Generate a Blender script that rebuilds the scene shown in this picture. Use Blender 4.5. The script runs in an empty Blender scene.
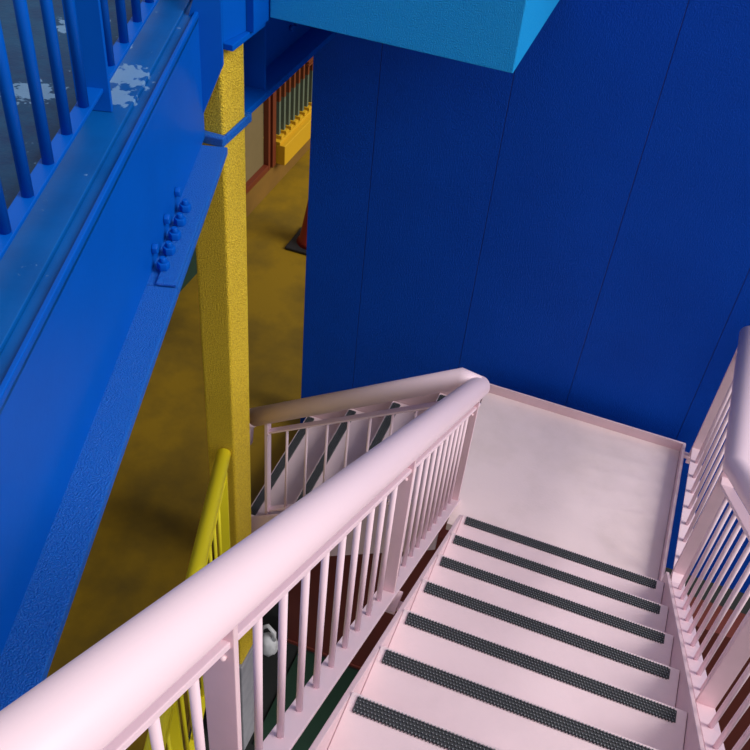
import bpy, bmesh, math, random
from mathutils import Vector, Matrix
random.seed(7)
S = bpy.context.scene
C = S.collection

# ------------------------------------------------------------------ camera
cam_d = bpy.data.cameras.new('camera')
cam = bpy.data.objects.new('camera', cam_d); C.objects.link(cam)
def cam_basis(yaw, pitch, roll):
    f = Vector((math.sin(yaw)*math.cos(pitch), math.cos(yaw)*math.cos(pitch), -math.sin(pitch)))
    r = Vector((math.cos(yaw), -math.sin(yaw), 0)); u = r.cross(f)
    return math.cos(roll)*r + math.sin(roll)*u, -math.sin(roll)*r + math.cos(roll)*u, f
r_, u_, f_ = cam_basis(-0.2846, 0.7375, 0.108)
m = Matrix((r_, u_, -f_)).transposed().to_4x4()
m.translation = Vector((0.3174, -2.9178, 3.5142))
cam.matrix_world = m
cam_d.sensor_width = 36; cam_d.lens = 923.4756/750*36; cam_d.clip_start = 0.02
S.camera = cam

# ------------------------------------------------------------------ world: bright overcast sky
w = bpy.data.worlds.new('overcast'); S.world = w; w.use_nodes = True
nt = w.node_tree; nt.nodes.clear()
out = nt.nodes.new('ShaderNodeOutputWorld'); bg = nt.nodes.new('ShaderNodeBackground')
tc = nt.nodes.new('ShaderNodeTexCoord'); sep = nt.nodes.new('ShaderNodeSeparateXYZ')
rmp = nt.nodes.new('ShaderNodeValToRGB')
rmp.color_ramp.elements[0].position = 0.0; rmp.color_ramp.elements[0].color = (.34, .35, .37, 1)
rmp.color_ramp.elements[1].position = 1.0; rmp.color_ramp.elements[1].color = (1.0, 1.0, 1.04, 1)
nt.links.new(tc.outputs['Generated'], sep.inputs[0]); nt.links.new(sep.outputs['Z'], rmp.inputs[0])
nt.links.new(rmp.outputs[0], bg.inputs[0]); bg.inputs[1].default_value = 0.62
nt.links.new(bg.outputs[0], out.inputs[0])
# a veiled sun, high on the right behind the camera
sd = bpy.data.lights.new('sun', 'SUN'); sd.energy = 2.5; sd.angle = math.radians(32); sd.color = (1, .97, .93)
sun = bpy.data.objects.new('sun', sd); C.objects.link(sun)
sun.rotation_euler = Vector((1.0, -.06, .82)).to_track_quat('Z', 'Y').to_euler()
S.view_settings.view_transform = 'Standard'; S.view_settings.look = 'None'
S.view_settings.gamma = 1; S.view_settings.use_curve_mapping = False
S.view_settings.exposure = 0.22

# ------------------------------------------------------------------ materials
def lin(c):
    return tuple(((v/255)/12.92 if v/255 <= .04045 else ((v/255+.055)/1.055)**2.4) for v in c) + (1,)
def paint(name, rgb, rough=.45, bump=.0, bscale=200, var=None, vscale=4, vamt=.5, metal=0, detail=3, coat=0, spec=.5, lohi=(.4, .7), dist=.002):
    mt = bpy.data.materials.new(name); mt.use_nodes = True
    n = mt.node_tree; b = n.nodes['Principled BSDF']; L = n.links.new
    b.inputs['Roughness'].default_value = rough; b.inputs['Metallic'].default_value = metal
    b.inputs['Coat Weight'].default_value = coat; b.inputs['Specular IOR Level'].default_value = spec
    b.inputs['Base Color'].default_value = lin(rgb)
    t = n.nodes.new('ShaderNodeTexCoord')
    if var:
        no = n.nodes.new('ShaderNodeTexNoise'); no.inputs['Scale'].default_value = vscale; no.inputs['Detail'].default_value = detail+4
        no.inputs['Roughness'].default_value = .6
        r = n.nodes.new('ShaderNodeMapRange'); r.inputs['From Min'].default_value = lohi[0]; r.inputs['From Max'].default_value = lohi[1]
        r.inputs['To Max'].default_value = vamt
        mx = n.nodes.new('ShaderNodeMix'); mx.data_type = 'RGBA'
        mx.inputs['A'].default_value = lin(rgb); mx.inputs['B'].default_value = lin(var)
        L(t.outputs['Object'], no.inputs['Vector']); L(no.outputs['Fac'], r.inputs[0]); L(r.outputs[0], mx.inputs['Factor'])
        L(mx.outputs['Result'], b.inputs['Base Color'])
    if bump:
        no2 = n.nodes.new('ShaderNodeTexNoise'); no2.inputs['Scale'].default_value = bscale; no2.inputs['Detail'].default_value = detail
        bp = n.nodes.new('ShaderNodeBump'); bp.inputs['Strength'].default_value = bump; bp.inputs['Distance'].default_value = dist
        L(t.outputs['Object'], no2.inputs['Vector']); L(no2.outputs['Fac'], bp.inputs['Height']); L(bp.outputs[0], b.inputs['Normal'])
    return mt
PINK = (243, 221, 228)
M = {}
M['rail'] = paint('pink_rail_paint', (238, 210, 220), .38, .08, 60)
M['pink'] = paint('pink_steel_paint', (236, 205, 212), .42, .12, 90, var=(214, 184, 190), vscale=7, vamt=.35)
M['tread'] = paint('pink_tread_paint', (247, 220, 225), .55, .25, 120, var=(222, 196, 202), vscale=3.5, vamt=.45)
M['landing'] = paint('pink_landing_paint', (250, 226, 227), .6, .3, 110, var=(216, 194, 188), vscale=2.6, vamt=.45, lohi=(.42, .72))
M['rubber'] = paint('charcoal_rubber', (62, 64, 68), .7, .2, 500)
M['stud'] = paint('grey_stud_tops', (146, 148, 154), .6)  # lighter grey for the stud tops
M['navy'] = paint('textured_navy_wall_paint', (0, 74, 190), .6, 1.0, 170, var=(0, 64, 172), vscale=1.2, vamt=.6, spec=.12, dist=.005)
M['joint'] = paint('navy_joint_sealant', (0, 52, 150), .6)
M['blue'] = paint('blue_gloss_paint', (0, 84, 184), .4, .10, 60, var=(0, 76, 170), vscale=3, vamt=.5, spec=.15)
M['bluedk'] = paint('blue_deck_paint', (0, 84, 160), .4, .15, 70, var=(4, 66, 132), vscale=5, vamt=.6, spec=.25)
M['deck'] = paint('dull_deck_paint', (10, 66, 104), .5, .6, 50, var=(8, 40, 84), vscale=9, vamt=.9, spec=.25, dist=.004)
def add_sky_patches(mt, spots):
    # pale sky reflections in puddles, painted into the base colour with ragged edges
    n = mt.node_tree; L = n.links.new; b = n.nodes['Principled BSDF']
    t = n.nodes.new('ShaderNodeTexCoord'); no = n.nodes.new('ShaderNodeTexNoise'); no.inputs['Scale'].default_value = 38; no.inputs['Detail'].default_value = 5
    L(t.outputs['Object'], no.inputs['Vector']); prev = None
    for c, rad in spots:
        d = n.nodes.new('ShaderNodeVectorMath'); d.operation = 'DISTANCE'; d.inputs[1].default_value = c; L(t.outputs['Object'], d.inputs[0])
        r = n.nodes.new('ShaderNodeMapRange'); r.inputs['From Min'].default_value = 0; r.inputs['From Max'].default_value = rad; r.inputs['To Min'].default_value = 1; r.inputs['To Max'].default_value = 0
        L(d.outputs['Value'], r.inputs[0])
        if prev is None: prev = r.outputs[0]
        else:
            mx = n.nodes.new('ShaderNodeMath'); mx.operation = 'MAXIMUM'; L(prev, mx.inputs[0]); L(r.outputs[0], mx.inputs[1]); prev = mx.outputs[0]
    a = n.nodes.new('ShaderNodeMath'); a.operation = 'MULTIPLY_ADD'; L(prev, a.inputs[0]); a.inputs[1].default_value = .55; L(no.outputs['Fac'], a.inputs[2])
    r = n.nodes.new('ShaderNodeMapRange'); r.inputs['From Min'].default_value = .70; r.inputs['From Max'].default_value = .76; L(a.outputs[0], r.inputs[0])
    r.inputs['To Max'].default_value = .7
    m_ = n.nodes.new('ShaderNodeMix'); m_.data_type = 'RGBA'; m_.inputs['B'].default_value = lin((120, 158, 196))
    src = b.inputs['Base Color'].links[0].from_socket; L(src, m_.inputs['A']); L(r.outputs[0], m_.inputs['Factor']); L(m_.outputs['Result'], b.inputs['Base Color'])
add_sky_patches(M['bluedk'], [((-1.262, -.60, 2.218), .12), ((-1.215, -.74, 2.218), .10), ((-1.38, -.42, 2.218), .05)])
add_sky_patches(M['deck'], [((-1.65, -.25, 2.17), .13), ((-1.5, -.75, 2.17), .12)])
M['bluerough'] = paint('blue_sprayed_coating', (0, 90, 192), .4, 1.0, 230, var=(16, 118, 210), vscale=230, vamt=.7, dist=.009, spec=.4)
M['sky'] = paint('sky_blue_sprayed_coating', (22, 160, 236), .5, 1.0, 200, var=(44, 176, 240), vscale=220, vamt=.5, dist=.008, spec=.15)
M['yellowrough'] = paint('yellow_sprayed_coating', (255, 220, 62), .5, 1.0, 140, var=(214, 168, 20), vscale=170, vamt=.9, dist=.02, lohi=(.45, .6), spec=.3)  # darker speckle in the colour imitates shading of the grain on an even coat
M['yellow'] = paint('yellow_gloss_paint', (255, 238, 44), .35, .05, 80)
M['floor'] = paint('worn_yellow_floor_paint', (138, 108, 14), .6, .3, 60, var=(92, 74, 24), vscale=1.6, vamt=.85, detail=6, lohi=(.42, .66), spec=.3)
M['grey'] = paint('grey_concrete', (150, 148, 156), .8, .5, 60, var=(120, 118, 126), vscale=9, vamt=.5)
M['ground'] = paint('dark_ground', (30, 32, 32), .9, .5, 30, var=(20, 24, 24), vscale=5, vamt=.8)
M['green'] = paint('green_mat', (14, 50, 34), .8, .5, 150, var=(10, 42, 30), vscale=12, vamt=.6)
M['brown'] = paint('oxide_brown_wall', (116, 48, 38), .7, .3, 40, var=(98, 42, 32), vscale=4, vamt=.5)
M['umber'] = paint('umber_wall', (124, 88, 24), .7, .3, 40, var=(96, 68, 20), vscale=4, vamt=.5)
M['cream'] = paint('cream_panel', (120, 102, 66), .6, .1, 40, var=(106, 90, 56), vscale=3, vamt=.5)
M['rust'] = paint('rust_orange_paint', (112, 54, 24), .5, .1, 60)
M['redbrown'] = paint('red_brown_frame', (104, 42, 22), .45, .1, 60)
M['ledge'] = paint('amber_ledge_paint', (200, 154, 24), .5, .2, 80)
M['barg'] = paint('grey_green_bar', (92, 104, 86), .5)
M['dark'] = paint('dark_backing', (20, 24, 22), .7)
M['black'] = paint('black_rubber', (24, 24, 28), .6, .2, 80)
M['cone'] = paint('red_orange_plastic', (146, 40, 28), .45)
M['white'] = paint('white_plastic', (225, 225, 230), .4, .3, 40)
M['terra'] = paint('terracotta', (176, 92, 48), .7, .2, 60)
M['leaf'] = paint('leaf_green', (40, 92, 44), .5)
M['soil'] = paint('soil', (50, 38, 28), .9)

# ------------------------------------------------------------------ mesh helpers
class MB:
    def __init__(s): s.b = bmesh.new()
    def box(s, x0, x1, y0, y1, z0, z1, mat=0):
        vs = [s.b.verts.new((x, y, z)) for z in (z0, z1) for y in (y0, y1) for x in (x0, x1)]
        for f in ((0, 2, 3, 1), (4, 5, 7, 6), (0, 1, 5, 4), (2, 6, 7, 3), (0, 4, 6, 2), (1, 3, 7, 5)):
            s.b.faces.new([vs[i] for i in f]).material_index = mat
        return s
    def bar(s, p, q, side, w, t):
        # rectangular bar from p to q; side = direction of its width w, t = thickness
        p, q = Vector(p), Vector(q); d = (q-p).normalized(); sd = Vector(side); sd = (sd - d*sd.dot(d)).normalized(); n = d.cross(sd)
        vs = [s.b.verts.new(e + sd*a*w/2 + n*b*t/2) for e in (p, q) for b in (-1, 1) for a in (-1, 1)]
        for f in ((0, 1, 3, 2), (4, 6, 7, 5), (0, 4, 5, 1), (2, 3, 7, 6), (0, 2, 6, 4), (1, 5, 7, 3)):
            s.b.faces.new([vs[i] for i in f])
        return s
    def prism(s, pts, vec):
        # pts: planar polygon, extruded by vec
        vec = Vector(vec); a = [s.b.verts.new(p) for p in pts]; b = [s.b.verts.new(Vector(p)+vec) for p in pts]
        s.b.faces.new(a[::-1]); s.b.faces.new(b); n = len(pts)
        for i in range(n): s.b.faces.new((a[i], a[(i+1) % n], b[(i+1) % n], b[i]))
        return s
    def tube(s, pts, r, seg=16, cap=True, dome=False):
        pts = [Vector(p) for p in pts]; rings = []; ref = None
        rr = [r]*len(pts) if not hasattr(r, '__len__') else list(r)
        if dome:
            d = (pts[-1]-pts[-2]).normalized(); R0 = rr[-1]; e = pts[-1]
            for a in (30, 55, 75, 88):
                pts.append(e + d*R0*math.sin(math.radians(a))*dome); rr.append(R0*math.cos(math.radians(a)))
        for i, p in enumerate(pts):
            d = (pts[min(i+1, len(pts)-1)] - pts[max(i-1, 0)]).normalized()
            if 0 < i < len(pts)-1:
                a = (pts[i]-pts[i-1]).normalized(); b = (pts[i+1]-pts[i]).normalized(); d = (a+b).normalized(); k = 1/max(.5, d.dot(a))
            else: k = 1
            if ref is None: ref = Vector((0, 0, 1)) if abs(d.z) < .9 else Vector((0, 1, 0))
            u = (ref - d*ref.dot(d)).normalized(); v = d.cross(u); ref = u
            rings.append([s.b.verts.new(p + (u*math.cos(t)+v*math.sin(t))*rr[i]*(1 if dome and i > len(pts)-5 else 1)) for t in [2*math.pi*j/seg for j in range(seg)]])
        for a, b in zip(rings, rings[1:]):
            for j in range(seg):
                f = s.b.faces.new((a[j], a[(j+1) % seg], b[(j+1) % seg], b[j])); f.smooth = True
        if cap: s.b.faces.new(rings[0][::-1]); s.b.faces.new(rings[-1])
        return s
    def ico(s, c, r, sub=2, sc=(1, 1, 1)):
        mt = Matrix.Translation(c) @ Matrix.Diagonal((*sc, 1))
        g = bmesh.ops.create_icosphere(s.b, subdivisions=sub, radius=r, matrix=mt)
        for v in g['verts']:
            for f in v.link_faces: f.smooth = True
        return s
    def build(s, name, mat, parent=None, bevel=0, loc=None, seg=2):
        bmesh.ops.recalc_face_normals(s.b, faces=s.b.faces[:])
        if loc is None: loc = (0, 0, 0)
        lv = Vector(loc)
        for v in s.b.verts: v.co -= lv
        me = bpy.data.meshes.new(name); s.b.to_mesh(me); s.b.free()
        mats = mat if isinstance(mat, (list, tuple)) else [mat]
        for k in mats: me.materials.append(M[k])
        o = bpy.data.objects.new(name, me); C.objects.link(o); o.location = loc
        if parent: attach(o, parent)
        if bevel:
            bv = o.modifiers.new('bevel', 'BEVEL'); bv.width = bevel; bv.segments = seg; bv.limit_method = 'ANGLE'
        return o
def attach(o, parent):
    # objects are built in world coordinates: keep them there under the parent's empty
    o.parent = parent; o.location = Vector(o.location) - world_loc(parent)
def world_loc(p):
    l = Vector(p.location)
    while p.parent: p = p.parent; l += Vector(p.location)
    return l
def dup(o, parent, offset):
    # copy of a part placed at a world-space offset from the original
    c = o.copy(); C.objects.link(c); c.parent = parent; c.location = Vector(o.location) + Vector(offset)
    return c
def thing(name, label, cat, loc=(0, 0, 0), group=None):
    o = bpy.data.objects.new(name, None); C.objects.link(o); o.location = loc; o.empty_display_size = .1
    o['label'] = label; o['category'] = cat
    if group: o['group'] = group
    return o
def structure(name, label=None):
    o = bpy.data.objects.new(name, None); C.objects.link(o); o.empty_display_size = .1; o['kind'] = 'structure'
    if label: o['label'] = label
    return o

RUN, H = .28, .1873
SL = -H/RUN                     # slope of the upper flight (falls along +Y)
RUN2, SL2 = .29, H/.29          # lower flight falls along -X
LZ = -H                         # landing level
FZ = -1.124                     # yellow floor level
GZ = -3.4                       # lower ground

# ------------------------------------------------------------------ setting: navy wall of separate panels
WY = 1.25
wall = structure('wall_back', 'navy blue textured wall of tall panels behind the pink landing')
wall.location = (1, WY, -1.2)
MB().box(-1.37, 3.9, WY+.005, WY+.25, -1.3, 4.2).build('backing', 'joint', wall)
edges = [-1.405, -1.045, -.385, .285, .94, 1.595, 2.25, 2.905, 3.56, 3.9]
for a, b in zip(edges, edges[1:]):
    MB().box(a+.002, b-.002, WY, WY+.0048, -1.3, 4.2).build('panel', 'navy', wall, bevel=.0015)
MB().box(-1.405, -1.371, WY+.031, WY+.25, -1.3, 4.2).build('panel', 'navy', wall, bevel=.002)

# lower wall under the stairs
lw = MB().box(-1.33, 3.9, .97, 1.19, GZ, -1.42).build('wall_lower', 'brown'); lw['kind'] = 'structure'
tr = MB().box(-1.33, 3.9, .955, .968, GZ+.001, GZ+.035).build('baseboard_lower', 'brown'); tr['kind'] = 'structure'
# ground of the lower level
g = MB().box(-7, 6, -7, 8, GZ-.1, GZ).build('ground', 'ground'); g['kind'] = 'structure'

# yellow floor slab, its edge on the slanted line of the girder
AZ = Vector((-.2999, .954, 0)); NR = Vector((.954, .2999, 0))
def sn(s, n, z): return AZ*s + NR*n + Vector((0, 0, z))
pts = [sn(-3.6, -1.285, FZ-.18), sn(-.02+.36, -1.285, FZ-.18)]
pts[1] = Vector((-1.37, -.03, FZ-.18))
pts += [Vector((-1.44, -.03, FZ-.18)), Vector((-1.44, .22, FZ-.18)), Vector((-1.325, .22, FZ-.18)), Vector((-1.325, 1.245, FZ-.18)), Vector((-1.41, 1.245, FZ-.18)), Vector((-1.41, 6.5, FZ-.18)), Vector((-6.5, 6.5, FZ-.18)), Vector((-6.5, -3.0, FZ-.18))]
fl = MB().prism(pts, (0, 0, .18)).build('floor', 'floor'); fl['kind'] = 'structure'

# far side wall of the yellow floor
WX = -2.9
wl = structure('wall_left', 'far side wall of the yellow floor with a brown plinth and cream panel')
MB().box(WX-.2, WX, 2.75, 6.3, FZ, -.86).build('plinth', 'umber', wl, bevel=.004)
MB().box(WX-.2, WX+.01, -1.0, 2.745, FZ, -.86).build('plinth', 'green', wl, bevel=.004)
MB().box(WX-.2, WX-.03, -1.0, 3.86, -.858, 1.4).build('panel', 'cream', wl)
MB().box(WX-.2, WX-.05, 3.99, 6.3, .6, 2.1).build('panel', 'rust', wl)
fr = MB().box(WX-.03, WX+.02, -1.0, 3.86, -.858, -.80).box(WX-.03, WX+.02, 3.862, 3.9, -.858, 1.4)
fr.build('frame', 'redbrown', wl, bevel=.003)
MB().box(WX-.04, WX+.03, 3.93, 4.0, -.858, 1.4).build('frame', 'redbrown', wl, bevel=.003)
MB().box(WX-.5, WX-.4, 3.9, 6.3, -.858, -.1).build('panel', 'dark', wl)
MB().box(WX-.5, WX-.4, 3.9, 6.3, -.098, 2.1).build('panel', 'dark', wl)
MB().box(-6.5, -1.4, 6.3, 6.5, FZ, 2.1).build('wall_far', 'umber')['kind'] = 'structure'

# barred screen standing on a yellow ledge
sc_t = thing('barred_screen', 'row of grey-green and rust bars on a yellow ledge at the far wall', 'screen', (WX-.05, 4.6, -.86))
MB().box(WX-.12, WX+.11, 4.02, 6.28, -.86, -.665).build('ledge', 'ledge', sc_t, bevel=.006)
MB().box(WX-.12, WX+.06, 4.02, 6.28, -.665, -.635).build('sill', 'ledge', sc_t, bevel=.004)
b0 = k0 = None
for i in range(21):
    y = 4.1 + i*.105
    if b0 is None:
        mb = MB(); mb.box(WX-.02, WX+.02, y-.017, y+.017, -.60, -.28, 0); mb.box(WX-.02, WX+.02, y-.017, y+.017, -.28, .6, 1)
        b0 = mb.build('bar', ('barg', 'rust'), sc_t, loc=(WX, y, -.6))
        k0 = MB().box(WX-.03, WX+.05, y-.028, y+.028, -.635, -.60).build('foot', 'ledge', sc_t, bevel=.003, loc=(WX, y, -.62))
    else:
        dup(b0, sc_t, (0, i*.105, 0)); dup(k0, sc_t, (0, i*.105, 0))
for z in (-.165, -.135):
    MB().box(WX+.02, WX+.05, 4.66, 6.28, z-.008, z+.008).build('rail', 'rust', sc_t)
MB().box(WX-.03, WX+.03, 4.02, 6.28, .6, .66).build('top_rail', 'rust', sc_t)

# ------------------------------------------------------------------ anti-slip strip mesh
STH = .0095
def strip_mesh(L, name):
    b = MB(); W_ = .043
    b.box(0, L, -W_/2, W_/2, 0, .004, 0)
    n = int(L/.0105)
    for i in range(n):
        for j in range(5):
            x = (i + .5 + (.5 if j % 2 else 0))*L/(n+.5); y = (-2 + j)*.0106
            hw, hd = .0040, .0042
            if j in (0, 4): hd = .0068
            v = [b.b.verts.new(p) for p in ((x-hw, y, .0015), (x, y-hd, .0015), (x+hw, y, .0015), (x, y+hd, .0015))]
            t = [b.b.verts.new(((p.co.x-x)*.45+x, (p.co.y-y)*.45+y, STH)) for p in v]
            b.b.faces.new(t).material_index = 1
            for k in range(4): b.b.faces.new((v[k], v[(k+1) % 4], t[(k+1) % 4], t[k])).material_index = 0
    me_o = b.build(name, ('rubber', 'stud'))
    return me_o

# ------------------------------------------------------------------ upper flight
NST = 12
up_t = thing('stair_flight', 'pink upper stair flight with charcoal grip strips, descending to the landing', 'stairs', (.45, 0, LZ))
sp = strip_mesh(.932, 'anti_slip_strip')
for k in range(NST):
    y = -k*RUN; z = k*H
    td = MB().box(-.021, .967, y-RUN+.008, y+.034, z-.045, z).build('tread', 'tread', up_t, bevel=.003)
    if k: MB().box(-.021, .967, y+.008, y+.018, z-H+.001, z-.046).build('riser', 'pink', up_t)
    else: MB().box(-.021, .967, y+.008, y+.018, LZ+.002, z-.046).build('riser', 'pink', up_t)
    c = sp if k == 0 else sp.copy()
    if k: C.objects.link(c)
    c.parent = td; c.location = Vector((0, y, z+.0002)) - world_loc(td)
def stringer(x0, x1, dzt, dzb, y0, y1):
    # plate in a plane of constant x following the pitch of the upper flight
    p = [(x0, y0, SL*y0+dzt), (x0, y1, SL*y1+dzt), (x0, y1, max(SL*y1+dzb, -9)), (x0, y0, SL*y0+dzb)]
    return MB().prism(p, (x1-x0, 0, 0))
stringer(-.039, -.022, .012, -.24, -3.35, .034).build('stringer', 'pink', up_t, bevel=.002)
stringer(.969, .984, .062, -.24, -3.35, .11).build('stringer', 'pink', up_t, bevel=.002)
tp = MB().box(-.05, 1.0, -4.4, -3.36, NST*H-.12, NST*H).build('upper_platform', 'tread')
tp['label'] = 'pink platform at the head of the upper flight'; tp['category'] = 'platform'

# ------------------------------------------------------------------ landing
ld = thing('landing', 'square pink landing with a raised curb against the navy wall', 'landing', (.4, .6, LZ))
MB().prism([(-.021, .02, LZ-.05), (.967, .02, LZ-.05), (.967, 1.14, LZ-.05), (-.18, 1.14, LZ-.05), (-.18, .30, LZ-.05), (-.10, .30, LZ-.05), (-.10, .10, LZ-.05), (-.021, .10, LZ-.05)], (0, 0, .05)).build('deck_plate', 'landing', ld)
MB().box(-.20, .984, 1.141, 1.153, LZ-.2, LZ+.062).build('curb', 'pink', ld, bevel=.002)
MB().box(.969, .984, .115, 1.139, LZ-.2, LZ+.07).build('curb', 'pink', ld, bevel=.002)
MB().box(-.021, -.009, .036, .09, LZ-.2, LZ-.052).build('edge_beam', 'pink', ld, bevel=.002)
MB().box(-.021, .96, .02, .035, LZ-.2, LZ-.051).build('edge_beam', 'pink', ld)
for x in (.2, .6):
    MB().box(x, x+.06, .036, 1.138, LZ-.15, LZ-.051).build('joist', 'pink', ld)
# columns that carry the landing down to the lower ground
for x in (.95,):
    MB().box(x-.08, x-.002, .3, .38, GZ, LZ-.051).build('post', 'pink', ld)

# ------------------------------------------------------------------ lower flight (turns left)
lo = thing('stair_flight', 'pink lower stair flight in shade, descending left from the landing to the yellow floor', 'stairs', (-.7, .7, -.7))
s2 = strip_mesh(.91, 'anti_slip_strip')
for k in range(5):
    x = -.14 - k*RUN2; z = -H*(k+1)
    td = lo
    if k: td = MB().box(x-.034, x+RUN2-.036, .26, 1.215, z-.045, z).build('tread', 'tread', lo, bevel=.003)
    MB().box(x-.018, x-.008, .26, 1.215, (z-H+.001 if k < 4 else FZ+.002), z-.051).build('riser', 'pink', lo)
    if k == 0: continue
    c = s2 if k == 1 else s2.copy()
    if k > 1: C.objects.link(c)
    c.parent = td; c.rotation_euler = (0, 0, math.pi/2); c.location = Vector((x, .285, z+.0002)) - world_loc(td)
def nz2(x): return -H*(1 + (-.14-x)/RUN2)
def stringer2(y0, y1, dzt, dzb, xa=-.155):
    xb = -1.32
    p = [(xa, y0, nz2(xa)+dzt), (xb, y0, nz2(xb)+dzt), (xb, y0, FZ-.2), (xb+.0, y0, nz2(xb)+dzb), (xa, y0, nz2(xa)+dzb)]
    p = [p[0], p[1], p[3], p[4]]
    return MB().prism(p, (0, y1-y0, 0))
stringer2(.243, .257, .015, -.42).build('stringer', 'pink', lo, bevel=.002)
stringer2(1.217, 1.23, .06, -.34, -.27).build('stringer', 'pink', lo, bevel=.002)

# ------------------------------------------------------------------ pink handrails
def rod(parent, p, q, r, mat='rail', name='baluster', seg=10):
    return MB().tube([p, q], r, seg).build(name, mat, parent, loc=p)
# left railing of the upper flight
XR = -.12
DT = .785
ra = thing('railing', 'big pink railing with a thick round handrail running down the left of the upper flight', 'railing', (XR, -1.5, 1.0))
def P1(y, dz): return (XR, y, SL*y+dz)
TR = .053
YC = .36
MB().tube([P1(-3.42, DT), P1(-1.5, DT), P1(YC, DT)], TR, 40, dome=.8).build('handrail', 'rail', ra)
MB().bar(P1(-3.4, DT-.113), P1(YC-.0, DT-.113), (1, 0, 0), .052, .016).build('upper_bar', 'rail', ra, bevel=.002)
MB().bar((XR+.006, -3.4, SL*-3.4-.005), (XR+.006, .28, SL*.28-.005), (1, 0, 0), .068, .012).build('base_bar', 'rail', ra, bevel=.002)
posts = [-2.18, -.975, .25]
def post1(parent, X, y):
    top = SL*y+DT-.05; bot = SL*y-.06
    MB().box(X-.033, X+.033, y-.008, y+.008, bot, top).build('post', 'pink', parent, bevel=.002)
    MB().ico((X+.012, y-.011, top-.10), .007, 2).build('bolt', 'pink', parent)
    MB().ico((X-.012, y-.011, top-.10), .007, 2).build('bolt', 'pink', parent)
ys = []
for a, b, n in ((-3.3, posts[0], 10), (posts[0], posts[1], 10), (posts[1], posts[2], 11)):
    for i in range(1, n): ys.append(a + (b-a)*i/n + .025)
bal = None
for y in ys:
    if bal is None: bal = rod(ra, P1(y, .0), P1(y, DT-.117), .0095); by = y
    else: dup(bal, ra, (0, y-by, SL*(y-by)))
for y in posts: post1(ra, XR, y)
MB().box(XR-.025, XR+.055, posts[1]-.05, posts[1]+.05, SL*posts[1]-.06, SL*posts[1]-.045).build('bracket', 'pink', ra, bevel=.002)
for y in (posts[0], posts[1]):
    MB().bar((XR+.03, y, SL*y-.07), (-.039, y, SL*y-.07), (0, 1, 0), .04, .012).build('bracket', 'pink', ra)

# railing of the lower flight
Y2 = .3
def P2(x, dz): return (x, Y2, nz2(x)+dz)
rb = thing('railing', 'shaded pink railing with round handrail and thin balusters beside the lower flight', 'railing', (-.7, Y2, -.3))
xe = -1.305
MB().tube([(XR+.0, .315, SL*.315+DT+.01), (-.205, .315, nz2(-.205)+.83), P2(xe+.02, .82)], TR*.97, 32).build('handrail', 'rail', rb)
# downward return at the foot of the handrail
MB().tube([P2(xe+.021, .82), P2(xe, .812), (xe-.035, Y2, P2(xe, .76)[2]), (xe-.045, Y2, P2(xe, .62)[2])], TR*.97, 28).build('handrail_return', 'rail', rb)
MB().bar(P2(-1.2, .69), P2(-.19, .69), (0, 1, 0), .04, .01).build('upper_bar', 'rail', rb, bevel=.001)
MB().bar(P2(-1.2, .02), P2(-.19, .02), (0, 1, 0), .04, .01).build('base_bar', 'rail', rb, bevel=.001)
xs = [-1.2 + .1155*i for i in range(1, 9)]
bal2 = None
for x in xs:
    if bal2 is None: bal2 = rod(rb, P2(x, .02), P2(x, .69), .0075, 'rail'); bx = x
    else: dup(bal2, rb, (x-bx, 0, SL2*(x-bx)))
for x, nm in ((-1.2, 'post'),):
    MB().box(x-.009, x+.009, Y2-.025, Y2+.025, nz2(x)-.15, nz2(x)+.79).build('post', 'rail', rb, bevel=.0015)
    for dz in (.69, .03):
        MB().ico((x+.012, Y2-.02, nz2(x)+dz), .007, 2).build('bolt', 'rail', rb)

# right railing
XQ = 1.045
rc = thing('railing', 'pink railing along the right edge of the flight and the landing', 'railing', (XQ, -1, .8))
def P3(y, dz): return (XQ, y, (SL*y if y < .13 else SL*.13)+dz - (0 if y < .13 else -.0))
MB().tube([P3(-3.4, .825), (XQ, .13, SL*.13+.825), (XQ, 1.1, SL*.13+.825)], TR, 32).build('handrail', 'rail', rc)
MB().bar(P3(-3.4, .70), (XQ, .13, SL*.13+.70), (1, 0, 0), .052, .014).bar((XQ, .13, SL*.13+.70), (XQ, 1.1, SL*.13+.70), (1, 0, 0), .052, .014).build('upper_bar', 'rail', rc)
MB().bar(P3(-3.4, -.005), (XQ, .12, SL*.12-.005), (1, 0, 0), .064, .012).bar((XQ, .12, SL*.12-.005), (XQ, 1.1, SL*.12-.005), (1, 0, 0), .064, .012).build('base_bar', 'rail', rc)
b3 = None
for y in [-3.3+.1155*i for i in range(38)]:
    if any(abs(y-q) < .04 for q in (-2.12, -.965, .19, 1.09)): continue
    if b3 is None: b3 = rod(rc, P3(y, 0), P3(y, .70), .0095); y3 = y; z3 = P3(y, 0)[2]
    else: dup(b3, rc, (0, y-y3, P3(y, 0)[2]-z3))
for y in (-2.12, -.965, .19, 1.09):
    z = P3(y, 0)[2]
    MB().box(XQ-.033, XQ+.033, y-.008, y+.008, z-.12, z+.775).build('post', 'pink', rc, bevel=.002)
for y in (-2.12, -.965, .19, 1.09):
    z = P3(y, 0)[2]
    MB().bar((XQ-.02, y, z-.07), (.986, y, z-.07), (0, 1, 0), .04, .012).build('bracket', 'pink', rc)

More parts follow.
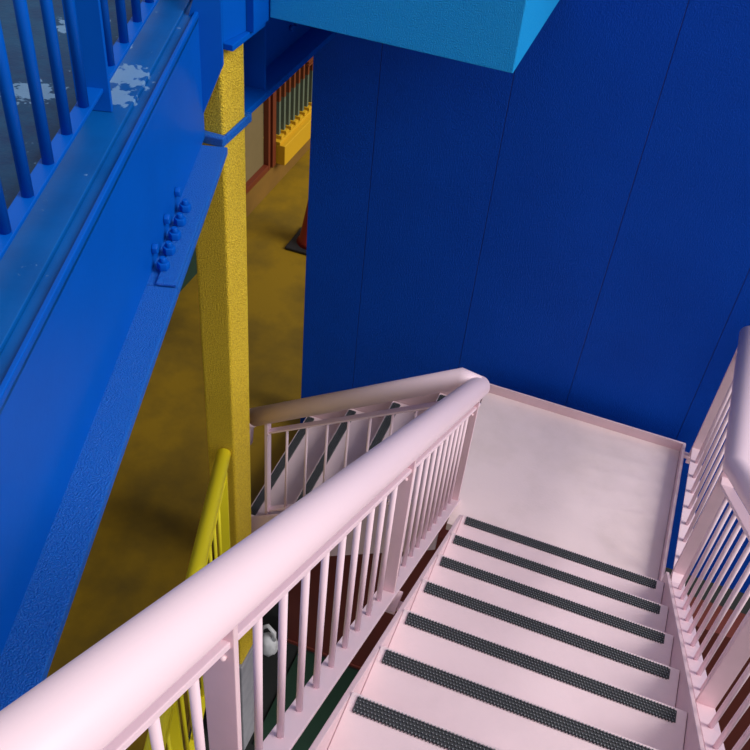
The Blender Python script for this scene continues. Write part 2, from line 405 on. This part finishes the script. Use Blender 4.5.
# ------------------------------------------------------------------ yellow column
CX0, CX1, CY0, CY1 = -1.412, -1.25, .0, .19
co = thing('column', 'rough yellow sprayed square column holding up the blue beams', 'column', (-1.33, .095, GZ))
MB().box(CX0, CX1, CY0, CY1, -2.2, 2.083).build('shaft', 'yellowrough', co, bevel=.014, seg=4)
MB().box(CX0-.02, CX1+.012, CY0-.02, CY1+.02, GZ, -2.2).build('plinth', 'grey', co, bevel=.01)
cl = MB().box(CX0-.03, CX1+.014, CY0-.035, CY0, 1.70, 1.74).box(CX0-.03, CX1+.014, CY1, CY1+.03, 1.70, 1.74).box(CX0-.03, CX0, CY0, CY1, 1.70, 1.74).box(CX1, CX1+.014, CY0, CY1, 1.70, 1.74)
cl.build('collar', 'bluerough', co, bevel=.006)
MB().prism([(-1.27, -.004, 2.084), (-1.2, -.004, 2.084), (-1.2, .27, 2.084), (-1.43, .27, 2.084), (-1.43, .04, 2.084)], (0, 0, .024)).build('cap_plate', 'blue', co, bevel=.003)

# ------------------------------------------------------------------ blue steelwork
gd = thing('girder', 'long glossy blue girder crossing the left side, carrying the blue railing', 'beam', tuple(sn(-.8, -1.25, 1.73)))
s0, s1 = -3.0, .36
def sbox(mb, sa, sb, na, nb, za, zb):
    return mb.prism([sn(sa, na, za), sn(sb, na, za), sn(sb, nb, za), sn(sa, nb, za)], (0, 0, zb-za))
sbox(MB(), s0, s1, -1.276, -1.264, 1.73, 2.218).build('web', 'blue', gd)
sbox(MB(), s0, -.60, -1.36, -1.165, 1.70, 1.73).build('lower_flange', 'bluerough', gd, bevel=.004)
sbox(MB(), -.597, .30, -1.36, -1.165, 1.70, 1.73).build('lower_flange', 'bluerough', gd, bevel=.004)
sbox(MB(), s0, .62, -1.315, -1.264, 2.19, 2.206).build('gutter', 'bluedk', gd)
sbox(MB(), s0, .36, -1.277, -1.263, 2.2, 2.222).build('lip', 'blue', gd, bevel=.003)
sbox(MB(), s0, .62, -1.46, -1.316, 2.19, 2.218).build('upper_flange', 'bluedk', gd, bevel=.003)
# splice plates and bolts
spl = sbox(MB(), -.60, -.12, -1.235, -1.172, 1.731, 1.741).build('splice_plate', 'bluerough', gd, bevel=.003)
for i in range(5):
    s = -.52 + i*.085
    p = sn(s, -1.228, 1.741)
    MB().tube([p, p+Vector((0, 0, .026))], .021, 6).tube([p+Vector((0, 0, .026)), p+Vector((0, 0, .042))], [.012, .010], 10).build('bolt', 'blue', spl, bevel=.002)
    if i % 2 == 0:
        q = sn(s+.02, -1.263, 1.80)
        MB().tube([q, q+NR*.018], .018, 6).build('bolt', 'blue', gd, bevel=.002)
# gusset on the column's front where the girder meets it
def gp(x, z): return (x, -.016 - (-1.235-x)*.45, z)
MB().prism([gp(-1.345, 1.745), gp(-1.327, 1.79), gp(-1.237, 2.03), gp(-1.237, 2.3), gp(-1.312, 2.3), gp(-1.345, 2.19)], (0, .010, 0)).build('gusset', 'blue', gd)

b2 = thing('beam', 'shaded blue beam running from the yellow column back towards the navy wall', 'beam', (-1.36, 1.5, 1.73))
MB().box(-1.39, -1.378, .222, 4.5, 1.73, 2.08).build('web', 'blue', b2)
MB().box(-1.49, -1.268, .222, 1.195, 1.70, 1.73).build('lower_flange', 'blue', b2, bevel=.003)
MB().box(-1.49, -1.40, 1.2, 4.5, 1.70, 1.73).build('lower_flange', 'blue', b2, bevel=.003)
MB().box(-1.46, -1.30, .275, 1.195, 2.08, 2.10).build('upper_flange', 'blue', b2, bevel=.003)
MB().box(-1.378, -1.285, .44, .452, 1.73, 2.08).build('stiffener', 'blue', b2)
for y in (.9, .96, 1.02):
    for z in (1.82, 1.9):
        MB().tube([(-1.377, y, z), (-1.36, y, z)], .014, 6).build('bolt', 'blue', b2)
b3_ = thing('post', 'blue steel post standing above the yellow column beside the sky-blue beam', 'post', (-1.37, .1, 2.05))
MB().prism([(-1.24, .0, 2.109), (-1.215, .134, 2.109), (-1.23, .134, 2.109), (-1.255, .0, 2.109)], (0, 0, 1.2)).build('web', 'blue', b3_)
MB().box(-1.30, -1.185, .136, .150, 2.109, 3.3).build('stiffener', 'blue', b3_)
MB().box(-1.30, -1.188, .151, .272, 2.109, 3.3).build('flange', 'blue', b3_)

# sky blue boxed beam
sk = thing('beam', 'sky-blue sprayed box beam overhead in front of the navy wall', 'beam', (-.7, .7, 2.1))
MB().box(-1.185, -.225, .275, 1.245, 2.118, 2.62).build('casing', 'sky', sk, bevel=.004)

# walkway deck behind the girder
dk = structure('walkway', 'wet blue walkway deck behind the blue railing')
sbox(MB(), s0, 5.8, -3.9, -1.462, 2.13, 2.17).build('deck', 'deck', dk)
# blue railing on the girder
br = thing('railing', 'blue railing with round balusters standing on the blue girder', 'railing', tuple(sn(-.5, -1.41, 2.22)))
NB, ZB = -1.40, 2.29
sbox(MB(), s0, .62, NB-.025, NB+.022, ZB-.012, ZB).build('base_bar', 'blue', br, bevel=.002)
sbox(MB(), s0, .62, NB-.025, NB+.025, 2.98, 2.995).build('upper_bar', 'blue', br, bevel=.002)
MB().tube([sn(s0, NB, 3.1), sn(.62, NB, 3.1)], .045, 24).build('handrail', 'blue', br)
for s in (-1.62, -.43, .60):
    sbox(MB(), s-.008, s+.008, NB-.06, NB+.04, 2.219, 3.07).build('post', 'blue', br, bevel=.002)
bb = None; s00 = -.28
for i in range(-16, 6):
    s = s00 + i*.167 if i >= 0 else -.43 - .12 + (i+1)*.155
    if s < s0 or abs(s+1.62) < .05: continue
    if bb is None: bb = rod(br, sn(s, NB, ZB), sn(s, NB, 2.98), .015, 'blue'); sb = s
    else: dup(bb, br, tuple(AZ*(s-sb)))

# ------------------------------------------------------------------ yellow guard rail
yr = thing('railing', 'yellow guard railing with a round handrail ending at the yellow column', 'railing', tuple(sn(-1, -1.25, FZ)))
ZY = -.1
MB().tube([sn(-2.6, -1.25, ZY), sn(.383, -1.25, ZY)], .038, 32).build('handrail', 'yellow', yr)
sbox(MB(), -2.6, .35, -1.272, -1.228, ZY-.13, ZY-.118).build('upper_bar', 'yellow', yr)
sbox(MB(), -2.6, .35, -1.272, -1.228, FZ-.02, FZ-.008).build('base_bar', 'yellow', yr)
yb = None
for i in range(24):
    s = -2.5 + i*.122
    if yb is None: yb = rod(yr, sn(s, -1.25, FZ-.008), sn(s, -1.25, ZY-.13), .009, 'yellow', seg=8)
    else: dup(yb, yr, tuple(AZ*(.122*i)))
for s in (-2.2, -.95, .30):
    sbox(MB(), s-.008, s+.008, -1.279, -1.221, FZ-.12, ZY-.03).build('post', 'yellow', yr)

# ------------------------------------------------------------------ small things
cn = thing('traffic_cone', 'red traffic cone with black square base standing by the end of the navy wall', 'cone', (-2.20, 3.34, FZ))
cx, cy = -2.20, 3.34
MB().box(cx-.19, cx+.19, cy-.19, cy+.19, FZ+.001, FZ+.03).build('base', 'black', cn, bevel=.01)
MB().tube([(cx, cy, FZ+.03), (cx, cy, FZ+.06), (cx, cy, FZ+.36), (cx, cy, FZ+.5), (cx, cy, FZ+.7)], [.15, .125, .075, .052, .025], 28).build('body', 'cone', cn)

mt_ = MB().box(-1.2, -.55, .05, .93, GZ+.001, GZ+.018).build('floor_mat', 'green')
mt_['label'] = 'dark green mat on the lower ground seen under the stairs'; mt_['category'] = 'mat'

bgx, bgy = -1.43, .80
wb = thing('bag', 'small crumpled white plastic bag with loop handle, seen in the dark below the railing', 'bag', (bgx, bgy, GZ))
mb = MB(); mb.ico((bgx, bgy, GZ+.14), .12, 3, (.72, .6, 1.15))
for v in mb.b.verts: v.co += Vector((random.uniform(-.008, .008), random.uniform(-.008, .008), random.uniform(-.008, .008)))
mb.build('body', 'white', wb)
MB().tube([(bgx-.06, bgy, GZ+.24), (bgx-.06, bgy, GZ+.34), (bgx, bgy, GZ+.41), (bgx+.055, bgy, GZ+.34), (bgx+.055, bgy, GZ+.24)], .018, 8).build('handle', 'white', wb)

# shrub beyond the right edge of the stairs
sx, sy = 1.30, .62
sh = thing('shrub', 'green leafy shrub in a terracotta pot below the right edge of the stairs', 'plant', (sx, sy, GZ))
MB().tube([(sx, sy, GZ), (sx, sy, GZ+.32), (sx, sy, GZ+.33), (sx, sy, GZ+.38)], [.15, .2, .225, .225], 24).build('pot', 'terra', sh)
MB().tube([(sx, sy, GZ+.381), (sx, sy, GZ+.385)], .2, 24).build('soil', 'soil', sh)
MB().tube([(sx, sy, GZ+.385), (sx+.02, sy, GZ+1.1), (sx-.01, sy+.02, GZ+2.0)], [.03, .024, .012], 8).build('stem', 'umber', sh)
mb = MB()
for i in range(900):
    u = random.uniform(0, 1); z = GZ+.75+1.55*u; rr = .27*math.sin(math.pi*min(1, u*.85+.12))*random.uniform(.35, 1); a = random.uniform(0, 6.283)
    c = Vector((sx+rr*math.cos(a), sy+rr*math.sin(a)*.9, z)); d = Vector((math.cos(a), math.sin(a), random.uniform(-.3, .6))).normalized(); e = d.cross(Vector((0, 0, 1))).normalized()
    vs = [mb.b.verts.new(p) for p in (c, c+d*.03+e*.016, c+d*.07, c+d*.03-e*.016)]; mb.b.faces.new(vs)
lf = mb.build('foliage', 'leaf', sh); lf['kind'] = 'stuff'

# ------------------------------------------------------------------ done
